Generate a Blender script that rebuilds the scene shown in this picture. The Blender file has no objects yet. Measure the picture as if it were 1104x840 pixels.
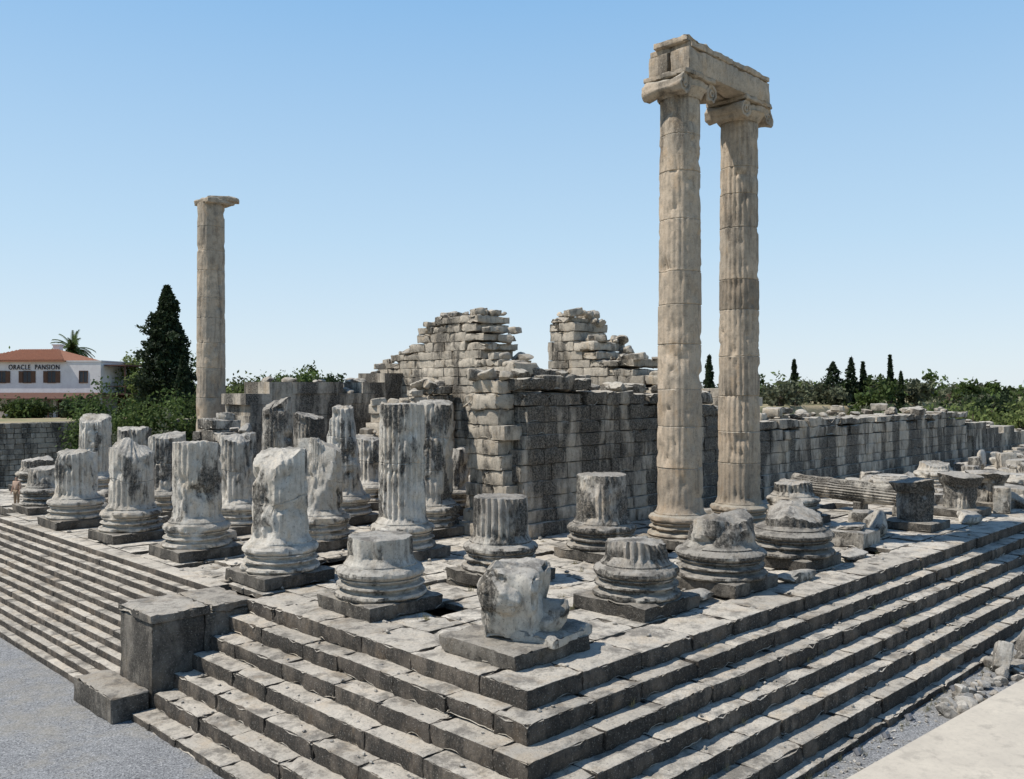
import bpy, math, random, bmesh
from mathutils import Vector, Matrix, Euler, noise
R = random.Random(7)
scene = bpy.context.scene
def N(x,y,z): return noise.noise(Vector((x,y,z)))
def sst(a,b,x):
    t=max(0,min(1,(x-a)/(b-a))); return t*t*(3-2*t)

# ------------------------------------------------------------------ materials
class NT:
    def __init__(s,name):
        s.m=bpy.data.materials.new(name); s.m.use_nodes=True
        s.t=s.m.node_tree; s.n=s.t.nodes; s.l=s.t.links
        s.b=s.n["Principled BSDF"]; s.b.inputs["Roughness"].default_value=.9
        try: s.b.inputs["Specular IOR Level"].default_value=.2
        except: pass
        s.g=s.n.new("ShaderNodeNewGeometry")
    def val(s,sock,v):
        if isinstance(v,(int,float)): sock.default_value=v
        elif isinstance(v,tuple): sock.default_value=(*v,1) if len(v)==3 else v
        else: s.l.new(v,sock)
    def noise(s,scale,sc=(1,1,1),detail=5,rough=.6,dist=0,off=(0,0,0)):
        mp=s.n.new("ShaderNodeMapping"); s.l.new(s.g.outputs["Position"],mp.inputs["Vector"])
        mp.inputs["Scale"].default_value=sc; mp.inputs["Location"].default_value=off
        n=s.n.new("ShaderNodeTexNoise"); s.l.new(mp.outputs[0],n.inputs["Vector"])
        n.inputs["Scale"].default_value=scale; n.inputs["Detail"].default_value=detail
        n.inputs["Roughness"].default_value=rough; n.inputs["Distortion"].default_value=dist
        return n.outputs["Fac"]
    def rng(s,v,a,b,c=0,d=1):
        n=s.n.new("ShaderNodeMapRange"); s.l.new(v,n.inputs[0])
        for i,k in enumerate((a,b,c,d)): n.inputs[i+1].default_value=k
        return n.outputs[0]
    def math(s,op,a,b=0):
        n=s.n.new("ShaderNodeMath"); n.operation=op; s.val(n.inputs[0],a); s.val(n.inputs[1],b); return n.outputs[0]
    def mix(s,f,a,b,mode='MIX'):
        n=s.n.new("ShaderNodeMix"); n.data_type='RGBA'; n.blend_type=mode
        s.val(n.inputs[0],f); s.val(n.inputs[6],a); s.val(n.inputs[7],b); return n.outputs[2]
    def bump(s,h,strength=.4,dist=.05,prev=None):
        n=s.n.new("ShaderNodeBump"); n.inputs["Strength"].default_value=strength; n.inputs["Distance"].default_value=dist
        s.l.new(h,n.inputs["Height"])
        if prev is not None: s.l.new(prev,n.inputs["Normal"])
        return n.outputs[0]
    def tint(s,col):
        n=s.n.new("ShaderNodeAttribute"); n.attribute_name="tint"
        c=s.n.new("ShaderNodeCombineColor")
        for i in range(3): s.l.new(n.outputs["Fac"],c.inputs[i])
        return s.mix(1.0,col,c.outputs[0],'MULTIPLY')
    def done(s,col,nrm=None):
        s.l.new(col,s.b.inputs["Base Color"])
        if nrm is not None: s.l.new(nrm,s.b.inputs["Normal"])
        return s.m

def stone(name,c1,c2,stain=.8,lo=.5,hi=.62,streak=.3,top=None,topstain=.4,dark=(.038,.035,.031),bumpd=.05,off=0,vs=.9,lich=.6):
    k=NT(name); o=(off,off*1.7,off*.3)
    col=k.mix(k.rng(k.noise(.45,off=o),.4,.6),c1,c2)
    col=k.mix(k.rng(k.noise(3.0,detail=9,rough=.72,off=o),.46,.70,0,.8),col,tuple(x*.58 for x in c2))
    col=k.mix(k.rng(k.noise(1.1,sc=(1,1,.6),off=(3+off,9,1),detail=6,rough=.7),.54,.68,0,.45),col,(c1[0]*.92,c1[1]*.76,c1[2]*.57))
    st=k.noise(vs,sc=(1,1,streak),detail=10,rough=.66,dist=.25,off=o)
    f=k.rng(st,lo,hi,0,stain)
    dr=k.rng(k.noise(4.5,sc=(1,1,.07),detail=6,rough=.6,off=o),.52,.64,0,stain*.6)
    dr=k.math('MULTIPLY',dr,k.rng(k.noise(.7,detail=4,off=(7,7,7)),.42,.58))
    f=k.math('MAXIMUM',f,dr)
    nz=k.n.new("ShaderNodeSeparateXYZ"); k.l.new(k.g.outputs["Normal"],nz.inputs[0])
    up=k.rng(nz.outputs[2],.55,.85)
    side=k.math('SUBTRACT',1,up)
    f2=k.math('MULTIPLY',f,side)
    f2=k.math('MULTIPLY',f2,k.rng(k.noise(11,detail=6,rough=.75),.38,.55,.55,1))
    col=k.mix(f2,col,dark)
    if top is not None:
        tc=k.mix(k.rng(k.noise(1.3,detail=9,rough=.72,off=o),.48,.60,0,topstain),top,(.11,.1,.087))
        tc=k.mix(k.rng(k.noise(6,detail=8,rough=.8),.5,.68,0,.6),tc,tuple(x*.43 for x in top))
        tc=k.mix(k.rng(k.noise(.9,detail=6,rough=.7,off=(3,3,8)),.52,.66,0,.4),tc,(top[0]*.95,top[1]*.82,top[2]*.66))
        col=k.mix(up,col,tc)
    col=k.mix(k.rng(k.noise(16,detail=5,rough=.75,off=(5,5,5)),.565,.645,0,lich),col,(.075,.069,.06))
    col=k.mix(k.rng(k.noise(24,detail=4,rough=.75,off=(15,5,9)),.58,.66,0,.4),col,(.62,.585,.52))
    col=k.tint(col)
    b1=k.bump(k.noise(2.6,detail=10,rough=.72),.8,bumpd*2.2)
    b2=k.bump(k.noise(15,detail=8,rough=.78),.75,bumpd*.8,b1)
    return k.done(col,b2)

M_light=stone("marble_weathered",(.69,.645,.57),(.56,.50,.415),.94,.525,.59,.5,top=(.50,.46,.395),topstain=.65)
M_dark =stone("marble_blackened",(.56,.515,.44),(.41,.365,.31),.95,.42,.50,.5,top=(.37,.34,.295),topstain=.85,off=4)
M_mid  =stone("marble_stained",(.63,.58,.50),(.50,.445,.37),.95,.475,.545,.45,top=(.46,.425,.37),topstain=.75,off=8)
M_tall =stone("column_marble",(.52,.415,.305),(.40,.335,.26),.75,.54,.65,.12,top=(.48,.43,.35),off=2,bumpd=.03,lich=.5)
M_wall =stone("wall_marble",(.56,.49,.395),(.45,.395,.325),.95,.43,.52,.22,top=(.50,.455,.38),topstain=.55,off=5,vs=.55)
M_wallL=stone("wall_marble_pale",(.57,.495,.395),(.46,.40,.32),.88,.51,.59,.4,top=(.50,.45,.375),topstain=.6,off=6,vs=.6)
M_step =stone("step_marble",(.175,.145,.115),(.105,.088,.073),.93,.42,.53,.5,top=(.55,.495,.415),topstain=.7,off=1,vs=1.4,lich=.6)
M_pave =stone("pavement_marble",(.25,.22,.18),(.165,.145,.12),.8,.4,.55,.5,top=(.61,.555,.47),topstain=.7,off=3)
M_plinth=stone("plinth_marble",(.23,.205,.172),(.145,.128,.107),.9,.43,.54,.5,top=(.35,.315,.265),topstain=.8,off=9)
M_rub  =stone("rubble_marble",(.48,.45,.40),(.37,.335,.285),.8,.5,.6,.8,top=(.52,.485,.43),topstain=.6,off=11)

def simple(name,c1,c2,scale=3,bump=.3,bd=.03,rough=.9,detail=6):
    k=NT(name); k.b.inputs["Roughness"].default_value=rough
    col=k.mix(k.rng(k.noise(scale,detail=detail,rough=.7),.3,.7),c1,c2)
    return k.done(k.tint(col),k.bump(k.noise(scale*3,detail=8,rough=.7),bump,bd))
def flat(name,c,rough=.9):
    k=NT(name); k.b.inputs["Roughness"].default_value=rough
    return k.done(k.mix(k.rng(k.noise(8,detail=5),.3,.7),c,tuple(x*.8 for x in c)))
def gravelm():
    k=NT("gravel_grey")
    col=k.mix(k.rng(k.noise(.5),.35,.65),(.26,.262,.262),(.21,.212,.215))
    col=k.mix(k.rng(k.noise(22,detail=3,rough=.8),.52,.6,0,.9),col,(.46,.455,.44))
    col=k.mix(k.rng(k.noise(18,detail=3,rough=.8,off=(4,4,4)),.52,.6,0,.9),col,(.07,.07,.072))
    col=k.mix(k.rng(k.noise(.4,detail=7,off=(9,2,0),rough=.7),.5,.62,0,.5),col,(.31,.28,.225))
    col=k.mix(k.rng(k.noise(1.7,detail=7,rough=.7),.5,.68,0,.35),col,(.14,.14,.14))
    return k.done(col,k.bump(k.noise(24,detail=4,rough=.8,off=(2,2,2)),.7,.03))
M_gravel=gravelm()
def concm():
    k=NT("concrete_path")
    col=k.mix(k.rng(k.noise(.6,detail=6),.35,.65),(.55,.49,.40),(.46,.41,.34))
    col=k.mix(k.rng(k.noise(5,detail=8,rough=.8),.48,.7,0,.6),col,(.37,.335,.28))
    col=k.mix(k.rng(k.noise(1.2,detail=8,rough=.75,off=(3,1,0)),.53,.64,0,.5),col,(.29,.26,.22))
    return k.done(col,k.bump(k.noise(30,detail=6),.3,.01))
M_conc=concm()
def earthm():
    k=NT("dry_earth")
    col=k.mix(k.rng(k.noise(.05,detail=8,rough=.7),.42,.56),(.42,.33,.20),(.17,.18,.08))
    col=k.mix(k.rng(k.noise(1.5,detail=8,rough=.7),.4,.7),col,(.25,.21,.14))
    return k.done(col,k.bump(k.noise(2,detail=8),.6,.2))
M_earth=earthm()
def leafm(name,a,b,c):
    k=NT(name); k.b.inputs["Roughness"].default_value=.7
    col=k.mix(k.rng(k.noise(.35,detail=4),.4,.6),a,b)
    col=k.mix(k.rng(k.noise(6,detail=2),.45,.7),col,c)
    col=k.tint(col); m=k.done(col)
    tr=k.n.new("ShaderNodeBsdfTranslucent"); k.l.new(col,tr.inputs[0])
    ms=k.n.new("ShaderNodeMixShader"); ms.inputs[0].default_value=.3
    k.l.new(k.b.outputs[0],ms.inputs[1]); k.l.new(tr.outputs[0],ms.inputs[2])
    k.l.new(ms.outputs[0],k.n["Material Output"].inputs[0])
    return m
L_cyp=leafm("cypress_foliage",(.022,.036,.018),(.035,.055,.024),(.05,.07,.03))
L_olive=leafm("olive_foliage",(.09,.105,.06),(.13,.14,.08),(.17,.175,.11))
L_green=leafm("green_foliage",(.065,.105,.03),(.10,.145,.04),(.14,.18,.055))
L_yel=leafm("lime_foliage",(.12,.17,.04),(.16,.20,.06),(.20,.22,.09))
L_dk=leafm("pine_foliage",(.035,.06,.02),(.05,.075,.03),(.07,.095,.04))
L_dry=leafm("dry_grass_blades",(.35,.29,.15),(.25,.24,.10),(.4,.33,.18))
M_bark=simple("bark",(.12,.09,.065),(.07,.055,.04),6,.8,.05)

# ------------------------------------------------------------------ mesh builder
class MB:
    def __init__(s): s.v=[];s.f=[];s.t=[];s.mi=[]
    def add(s,vs,fs,tint=1.0,mi=0):
        o=len(s.v); s.v.extend(vs)
        if isinstance(tint,list): s.t.extend(tint)
        else: s.t.extend([tint]*len(vs))
        for f in fs: s.f.append(tuple(i+o for i in f)); s.mi.append(mi)
    def obj(s,name,mats,smooth=None,loc=None,parent=None,bevel=0):
        me=bpy.data.meshes.new(name)
        L=loc or (0,0,0)
        me.from_pydata([(v[0]-L[0],v[1]-L[1],v[2]-L[2]) for v in s.v],[],s.f)
        if not isinstance(mats,(list,tuple)): mats=[mats]
        for m in mats: me.materials.append(m)
        me.polygons.foreach_set("material_index",s.mi)
        a=me.attributes.new("tint",'FLOAT','POINT'); a.data.foreach_set("value",[float(x) for x in s.t])
        me.update()
        if smooth is not None:
            me.polygons.foreach_set("use_smooth",[True]*len(me.polygons))
            me.set_sharp_from_angle(angle=math.radians(smooth))
        ob=bpy.data.objects.new(name,me); ob.location=L; scene.collection.objects.link(ob)
        if parent: ob.parent=parent
        if bevel:
            b=ob.modifiers.new("bevel",'BEVEL'); b.width=bevel; b.segments=1; b.limit_method='ANGLE'
        return ob

CUBEF=[(0,3,2,1),(4,5,6,7),(0,1,5,4),(1,2,6,5),(2,3,7,6),(3,0,4,7)]
def box(mb,x0,x1,y0,y1,z0,z1,j=0,tint=None,mi=0,M=None):
    vs=[]
    for z in (z0,z1):
        for (x,y) in ((x0,y0),(x1,y0),(x1,y1),(x0,y1)):
            v=Vector((x+R.uniform(-j,j),y+R.uniform(-j,j),z+R.uniform(-j,j)))
            vs.append(tuple(M@v) if M else tuple(v))
    mb.add(vs,CUBEF,R.uniform(.75,1.12) if tint is None else tint,mi)

def rblock(mb,c,s,rot=(0,0,0),r=.05,amp=.03,cell=.35,chip=.1,tint=None,mi=0,fr=1.3):
    Mx=Euler(rot).to_matrix(); seed=R.uniform(0,50)
    ax=[]; r=min(r,min(s)*.3)
    for L in s:
        n=max(1,round((L-2*r)/cell))
        ax.append([-L/2]+[-L/2+r+(L-2*r)*i/n for i in range(n+1)]+[L/2])
    nx,ny,nz=len(ax[0]),len(ax[1]),len(ax[2])
    idx={};vs=[]
    C=Vector(c)
    def vid(i,j,k):
        key=(i,j,k)
        if key in idx: return idx[key]
        p=Vector((ax[0][i],ax[1][j],ax[2][k]))
        q=Vector([max(-L/2+r,min(L/2-r,pp)) for pp,L in zip(p,s)])
        d=p-q; ne=(i in(0,nx-1))+(j in(0,ny-1))+(k in(0,nz-1))
        dn=d.normalized()
        p=q+dn*r
        w=Mx@p+C
        a=N(w.x*fr+seed,w.y*fr,w.z*fr)*amp
        if ne>=2 or (i in(1,nx-2))+(j in(1,ny-2))+(k in(1,nz-2))+ne>=2:
            a-=max(0,N(w.x*1.9+seed,w.y*1.9,w.z*1.9+7)-.05)*chip*(1.6 if ne>=2 else .5)
            a-=max(0,N(w.x*5+seed,w.y*5,w.z*5)-.1)*chip*.4
        w+= (Mx@dn)*a
        idx[key]=len(vs); vs.append(tuple(w)); return idx[key]
    fs=[]
    for i in range(nx-1):
        for j in range(ny-1):
            fs.append((vid(i,j,0),vid(i,j+1,0),vid(i+1,j+1,0),vid(i+1,j,0)))
            fs.append((vid(i,j,nz-1),vid(i+1,j,nz-1),vid(i+1,j+1,nz-1),vid(i,j+1,nz-1)))
    for i in range(nx-1):
        for k in range(nz-1):
            fs.append((vid(i,0,k),vid(i+1,0,k),vid(i+1,0,k+1),vid(i,0,k+1)))
            fs.append((vid(i,ny-1,k),vid(i,ny-1,k+1),vid(i+1,ny-1,k+1),vid(i+1,ny-1,k)))
    for j in range(ny-1):
        for k in range(nz-1):
            fs.append((vid(0,j,k),vid(0,j,k+1),vid(0,j+1,k+1),vid(0,j+1,k)))
            fs.append((vid(nx-1,j,k),vid(nx-1,j+1,k),vid(nx-1,j+1,k+1),vid(nx-1,j,k+1)))
    mb.add(vs,fs,R.uniform(.78,1.1) if tint is None else tint,mi)

def ico(n):
    b=bmesh.new(); bmesh.ops.create_icosphere(b,subdivisions=n,radius=1); V=[v.co.copy() for v in b.verts]; F=[tuple(v.index for v in f.verts) for f in b.faces]; b.free(); return V,F
ICOS={2:ico(2),3:ico(3),4:ico(4),5:ico(5)}
def rock(mb,c,s,planes=10,amp=.03,sub=3,rotz=None,mi=0,dmin=.45,tint=None):
    V,F=ICOS[sub]
    pl=[]
    for i in range(planes):
        n=Vector((R.gauss(0,1),R.gauss(0,1),R.gauss(0,1))).normalized(); pl.append((n,R.uniform(dmin,.95)))
    Mr=Euler((0,0,R.uniform(0,6) if rotz is None else rotz)).to_matrix(); sd=R.uniform(0,99)
    vs=[]
    for v in V:
        r=1.15
        for n,d in pl:
            q=v.dot(n)
            if q>.05: r=min(r,d/q)
        r+=N(v.x*2+sd,v.y*2,v.z*2)*amp*2+N(v.x*6+sd,v.y*6,v.z*6)*amp
        if sub>3: r-=abs(N(v.x*4+sd,v.y*4,v.z*9))*.07
        vs.append(tuple(Mr@Vector((v.x*r*s[0],v.y*r*s[1],v.z*r*s[2]))+Vector(c)))
    mb.add(vs,F,R.uniform(.8,1.12) if tint is None else tint,mi)

# ------------------------------------------------------------------ columns
BASE=[(1.20,.40),(1.30,.43),(1.34,.49),(1.31,.56),(1.22,.59),(1.14,.61),(1.10,.66),(1.14,.71),(1.23,.73),(1.27,.76),(1.25,.80),(1.14,.82),(1.09,.87),(1.13,.92),(1.20,.95),(1.21,.98),(1.15,1.0),(1.22,1.03),(1.28,1.1),(1.28,1.18),(1.22,1.26),(1.10,1.30),(1.06,1.33),(1.06,1.37),(1.01,1.42)]
FL=[0,.1,.72,1,.72,.1]
def column(name,x,y,H,mat,r0=.95,r1=None,plinth=True,base=True,flute=.07,dmg=.6,brk=.3,bite=.25,slope=0,nfl=24,rowh=.15,seed=None,z0=0,obj=True,mb=None,drum=1.55,pmat=None,rough=.018,psz=2.7,jrot=0,tv=(.82,1.1),side=None,tints=None,groove=.03,uneven=0):
    if seed is None: seed=R.uniform(0,100)
    if mb is None: mb=MB()
    if r1 is None: r1=r0*(1-.009*H)
    if plinth: rblock(mb,(x,y,z0+.2),(psz,psz,.42),rot=(0,0,R.uniform(-.02,.02)),r=.04,amp=.03,cell=.25,chip=.32,tint=R.uniform(.8,1.05),mi=1)
    rows=[]
    if base:
        for (r,z) in BASE:
            if z+z0<H: rows.append((r*r0/.95,z+z0,0))
        zs=z0+1.42
    else:
        zs=z0+(.4 if plinth else 0); rows.append((r0*.98,zs,0))
    nd=1;zb=[]
    if H>zs+.05:
        n=max(2,int((H-zs)/rowh)); nd=max(1,round((H-zs)/drum)); dh=(H-zs)/nd
        for i in range(1,n+1):
            z=zs+(H-zs)*i/n; rows.append((r0+(r1-r0)*i/n,z,1 if (z-zs)>.12 else .4))
        if nd>1:
            ex=[]
            for k in range(1,nd):
                z=zs+dh*(k+R.uniform(-uneven,uneven)); zb.append(z); rr=r0+(r1-r0)*(z-zs)/(H-zs)
                ex+= [(rr,z-groove,1),(rr-groove,z-.008,.9),(rr-groove,z+.008,.9),(rr,z+groove,1)]
            zz=[e[1] for e in ex]
            rows=[q for q in rows if all(abs(q[1]-w)>.06 for w in zz)]+ex
            rows.sort(key=lambda q:q[1])
    na=nfl*6; vs=[];tt=[]
    tps=[]
    if brk>.12:
        for i in range(R.choice((2,3,3))):
            tps.append((R.uniform(0,6.28),R.uniform(.4,1.1)*brk,R.uniform(-.25,.35)*brk))
    if slope: tps.append((R.uniform(2.5,5.5),slope*.7,slope*.35))
    def Ht(th,q=1.0):
        X,Y=math.cos(th)*r0*q,math.sin(th)*r0*q; m=0
        for a,k,c in tps: m=max(m,(math.cos(a)*X+math.sin(a)*Y)*k+c)
        m=min(m,(H-zs)*.7)
        return H-m-(.03+brk*.12)*(N(X*2+seed,Y*2,seed)+.3)-(.03+.06*brk)*N(X*7+seed,Y*7,3)
    ok=H>zs+.1
    HT=[min(H+.05,max(zs+.1,Ht(6.28318*i/na))) if ok else H for i in range(na)]
    sps=[]
    for i in range(int(round(bite*3.2))):
        a=R.uniform(0,6.28) if (side is None or i) else side
        sps.append((a,r0*R.uniform(.72,.98),R.uniform(zs,H),R.uniform(-.25,.1)))
    dt=[R.uniform(*tv) for _ in range(nd+2)]; doff=[(R.uniform(-jrot,jrot),R.uniform(-jrot,jrot)) for _ in range(nd+2)]
    if tints:
        for i,v_ in tints.items():
            if i<len(dt): dt[i]=v_
    fs=[]; nr=len(rows)
    for (r,z,fl) in rows:
        di=0 if z<=zs else 1+sum(1 for q in zb if z>=q)
        for i in range(na):
            th=6.28318530718*i/na; c,s=math.cos(th),math.sin(th)
            zz=zs+(z-zs)*(HT[i]-zs)/(H-zs) if (z>zs+.01 and ok) else z
            px,py=x+c*r,y+s*r
            m=sst(-.15,.3,N(px*.8+seed,py*.8,zz*.5))*dmg
            rr=r-FL[i%6]*flute*fl*(1-m)- m*flute*.4*fl
            lim=9
            for a,D,zc,tl in sps:
                q=math.cos(th-a)
                if q>.25:
                    l=(D+tl*(zz-zc)+(0 if zz>zs else .42))/q
                    if l<lim: lim=l
            if lim<rr: rr=max(rr*.45,lim+N(px*2.5+seed,py*2.5,zz*2.5)*.10+N(px*7,py*7,zz*7)*.05)
            b=N(px*1.6+seed*2,py*1.6,zz*2.2+3)
            rr-=max(0,b-.2)*(.26+bite*.25)
            rr-=max(0,N(px*4.5+seed*2,py*4.5,zz*4.5+3)-.32)*.16
            rr+=N(px*2.2,py*2.2,zz*2.2+seed)*rough+N(px*7,py*7,zz*7+seed)*rough*.7
            ox,oy=doff[di] if z>zs+.05 else (0,0)
            vs.append((x+c*rr+ox,y+s*rr+oy,zz)); tt.append(dt[di])
    for k in range(nr-1):
        for i in range(na):
            j=(i+1)%na; fs.append((k*na+i,k*na+j,(k+1)*na+j,(k+1)*na+i))
    last=(nr-1)*na; prev=last
    for fct in (.94,.82,.66,.5,.34,.17):
        st=len(vs)
        for i in range(na):
            th=6.28318530718*i/na; v=vs[last+i]
            e=min(H+.05,max(zs+.1,Ht(th,fct))) if ok else v[2]
            vs.append((x+(v[0]-x)*fct,y+(v[1]-y)*fct,e+.015)); tt.append(dt[-1])
        for i in range(na):
            j=(i+1)%na; fs.append((prev+i,prev+j,st+j,st+i))
        prev=st
    vs.append((x,y,sum(v[2] for v in vs[prev:])/na)); tt.append(1.)
    ci=len(vs)-1
    for i in range(na): fs.append((prev+i,prev+(i+1)%na,ci))
    mb.add(vs,fs,tt,0)
    if obj: return mb.obj(name,[mat,pmat or M_plinth],smooth=36,loc=(x,y,z0))
    return mb

ST="column_stump"
column(ST,2.3,8.3,2.15,M_mid,flute=.02,dmg=1,brk=.1,bite=.1,r0=.98)
column(ST,2.25,13.9,4.5,M_light,flute=.05,dmg=.8,brk=.75,bite=.6,drum=1.5,side=3.4)
column(ST,2.4,20.4,4.45,M_light,flute=.06,dmg=.4,brk=.6,bite=.3,drum=4)
column(ST,2.2,26.2,4.4,M_mid,flute=.05,dmg=.7,brk=.9,bite=.7)
column(ST,1.9,31.9,3.7,M_light,flute=.08,dmg=.2,brk=.25,bite=.2)
column(ST,2.6,38.2,2.4,M_mid,flute=.06,brk=.3)
column(ST,5.5,49,2.2,M_mid,flute=.06,brk=.3)
column(ST,7.0,43.3,5.1,M_light,flute=.08,dmg=.3,brk=.45,slope=.6)
column(ST,7.6,8.6,2.85,M_dark,flute=.11,dmg=.15,brk=.05,bite=.1)
column(ST,7.9,14.4,5.95,M_light,flute=.085,dmg=.2,brk=.08,bite=.0,drum=2.2,r0=.93)
column(ST,7.0,18.8,4.5,M_light,flute=.06,dmg=.7,brk=.6,bite=.6,side=3.8)
column(ST,6.6,24.8,4.6,M_mid,flute=.06,dmg=.7,brk=.4,bite=.6)
column(ST,6.4,32,4.3,M_light,flute=.07,dmg=.4,brk=.4,bite=.3)
column(ST,7,37.5,4.4,M_mid,flute=.07,dmg=.4,brk=.4,bite=.3)
column(ST,12.4,17.9,6.0,M_mid,flute=.07,dmg=.4,brk=.3,bite=.3)
column(ST,11.7,23.8,5.7,M_light,flute=.06,dmg=.8,brk=.5,bite=.7)
column(ST,16,27.5,4.0,M_mid,flute=.06,dmg=.6,brk=.4,bite=.5)
column(ST,12,30.5,6.1,M_dark,flute=.05,dmg=.9,brk=.6,bite=.8)
column(ST,12.2,37.6,4.2,M_light,flute=.06,brk=.5,bite=.5)
column(ST,15.5,33,5.2,M_dark,flute=.05,brk=.5,bite=.6)
column(ST,17.5,22.5,3.4,M_mid,flute=.06,brk=.4,bite=.4)
column(ST,7.7,2.9,2.1,M_dark,flute=.12,dmg=.05,brk=.2,bite=.3)
column(ST,27,8,2.1,M_dark,flute=.10,dmg=.2,brk=.2,bite=.2)
column(ST,13.4,8.9,3.2,M_dark,flute=.07,dmg=.5,brk=.06,bite=.2,r0=1.0)
column(ST,12.0,2.7,2.5,M_dark,flute=.03,dmg=1,brk=.4,bite=1.1,r0=1.1)
column(ST,17.3,3.0,2.3,M_dark,flute=.04,dmg=1,brk=.4,bite=1.2,r0=1.15)
for (x,y,h) in ((45,3.0,1.5),(52,3.,1.8),(39,8.2,1.5),(46,8.2,1.9)):
    column(ST,x,y,h,M_mid,flute=.08,dmg=.5,brk=.3,bite=.5,rowh=.3)
for (y,x,h) in ((3.1,29.4,2.4),(3.2,35.6,2.2),(3.1,39.6,2.1)):
    mb=MB(); rblock(mb,(x,y,.2),(2.4,2.4,.4),r=.05,chip=.3,mi=1,tint=.9)
    column("",x,y,h-.5,M_mid,r0=.78,r1=.85,plinth=False,base=False,flute=.07,brk=.05,bite=.3,z0=.35,obj=False,mb=mb)
    column("",x,y,h,M_mid,r0=.9,r1=1.15,plinth=False,base=False,flute=.0,brk=.25,bite=.9,z0=h-.68,obj=False,mb=mb,rowh=.12,rough=.05)
    mb.obj("column_capital",[M_dark,M_plinth],smooth=38,loc=(x,y,0))
mb=MB()
rblock(mb,(2.0,2.35,.2),(2.7,2.7,.42),r=.05,amp=.05,chip=.5,mi=1,tint=1,cell=.18)
rblock(mb,(2.6,1.7,.46),(1.9,1.4,.3),rot=(.04,.02,.2),r=.08,amp=.1,cell=.15,chip=.5,mi=0,tint=.85)
rblock(mb,(2.0,2.3,1.25),(1.45,1.35,1.75),rot=(.06,-.10,.5),r=.12,amp=.22,cell=.09,chip=.5,tint=1,fr=1.2)
rock(mb,(1.85,2.45,1.62),(.92,.76,.7),planes=12,sub=5,amp=.05,dmin=.72,rotz=.9,tint=1.0)
rock(mb,(2.55,1.85,.85),(.8,.7,.5),planes=10,sub=4,amp=.05,dmin=.65,tint=.85)
mb.obj("broken_column_base",[M_mid,M_plinth],smooth=40,loc=(2,2.4,0))

# ------------------------------------------------------------------ tall columns
def ionic_cap(mb,x,y,z):
    column("",x,y,z+.38,None,r0=.86,r1=1.12,plinth=False,base=False,flute=0,brk=0,bite=.0,z0=z,obj=False,mb=mb,rowh=.08,nfl=12)
    rblock(mb,(x,y,z+.55),(2.1,1.9,.42),r=.08,amp=.06,cell=.15,chip=.3,tint=1)
    for sx in (-1,1):
        cx=x+sx*.98; cz=z+.36; n=28; vs=[];fs=[]
        prof=[(-.96,.28),(-.96,.38),(-.9,.40),(-.5,.33),(0,.28),(.5,.33),(.9,.40),(.96,.38),(.96,.28)]
        for (yy,rr) in prof:
            for i in range(n):
                a=6.28318*i/n; q=rr+N(cx*3+math.cos(a)*1.5,yy*2,math.sin(a)*1.5)*.16
                vs.append((cx+math.cos(a)*q,y+yy,cz+math.sin(a)*q))
        for k in range(len(prof)-1):
            for i in range(n):
                j=(i+1)%n; fs.append((k*n+i,(k+1)*n+i,(k+1)*n+j,k*n+j))
        for k in (0,len(prof)-1):
            base=k*n; s_=1 if k else -1
            for (fr_,dy) in ((.8,-.06),(.55,-.06),(.5,.0),(.3,.0),(.25,-.05)):
                b0=len(vs)
                for i in range(n):
                    a=6.28318*i/n; vs.append((cx+math.cos(a)*.3*fr_,y+prof[k][0]+s_*dy,cz+math.sin(a)*.3*fr_))
                for i in range(n):
                    j=(i+1)%n; fs.append((base+i,base+j,b0+j,b0+i))
                base=b0
            fs.append(tuple(base+i for i in range(n)))
        mb.add(vs,fs,.9,0)
    rblock(mb,(x,y,z+.86),(2.25,2.15,.24),r=.05,amp=.04,cell=.2,chip=.35,tint=.9)
par=bpy.data.objects.new("temple_columns_with_architrave",None); scene.collection.objects.link(par)
for (x,y,fl,tn) in ((17.8,8.3,.028,{0:.78,1:.8,2:.92,3:.82,4:1.02,5:.92,6:.88,7:.95,8:1.03,9:1.0,10:1.06,11:1.0}),(22.5,8.3,.048,{0:.75,1:.78,2:.88,3:.95,4:.86,5:1.0,6:.60,7:.98,8:.9,9:1.02,10:.93,11:.84})):
    mb=column("",x,y,18.6,None,r0=.96,r1=.83,flute=fl,dmg=.5,brk=0,bite=.0,drum=1.7,rowh=.2,obj=False,rough=.014,jrot=.012,tv=(.8,1.05),tints=tn,groove=.03,uneven=.22)
    ionic_cap(mb,x,y,18.55)
    ob=mb.obj("column_shaft_1" if x<20 else "column_shaft_2",[M_tall,M_plinth],smooth=38); ob.parent=par
mb=MB()
rblock(mb,(20.25,7.75,19.98),(6.5,.95,.98),r=.04,amp=.04,cell=.2,chip=.22,tint=1)
rblock(mb,(20.3,8.85,19.98),(6.6,.95,.95),r=.04,amp=.04,cell=.2,chip=.22,tint=.9)
rblock(mb,(20.3,8.3,20.60),(6.3,2.12,.26),r=.04,amp=.04,cell=.18,chip=.32,tint=.95)
rblock(mb,(17.9,8.25,20.82),(1.9,1.7,.3),rot=(0,.03,.05),r=.06,amp=.07,cell=.16,chip=.45,tint=1)
mb.obj("architrave",[M_tall],smooth=45,parent=par)
mb=column("",14.9,44.2,19.0,None,r0=.98,r1=.88,flute=.012,dmg=.9,brk=0,bite=.0,drum=1.6,rowh=.3,obj=False,rough=.012,tv=(.85,1.06),uneven=.2)
rblock(mb,(15.1,44.1,19.15),(2.0,2.0,.4),r=.1,amp=.1,cell=.25,chip=.4,tint=.95)
rblock(mb,(15.55,43.7,19.35),(2.1,1.2,.4),rot=(0,.05,-.6),r=.1,amp=.1,cell=.2,chip=.4,tint=.9)
mb.obj("temple_column",[M_tall,M_plinth],smooth=38,loc=(14.9,44.2,0))

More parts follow.
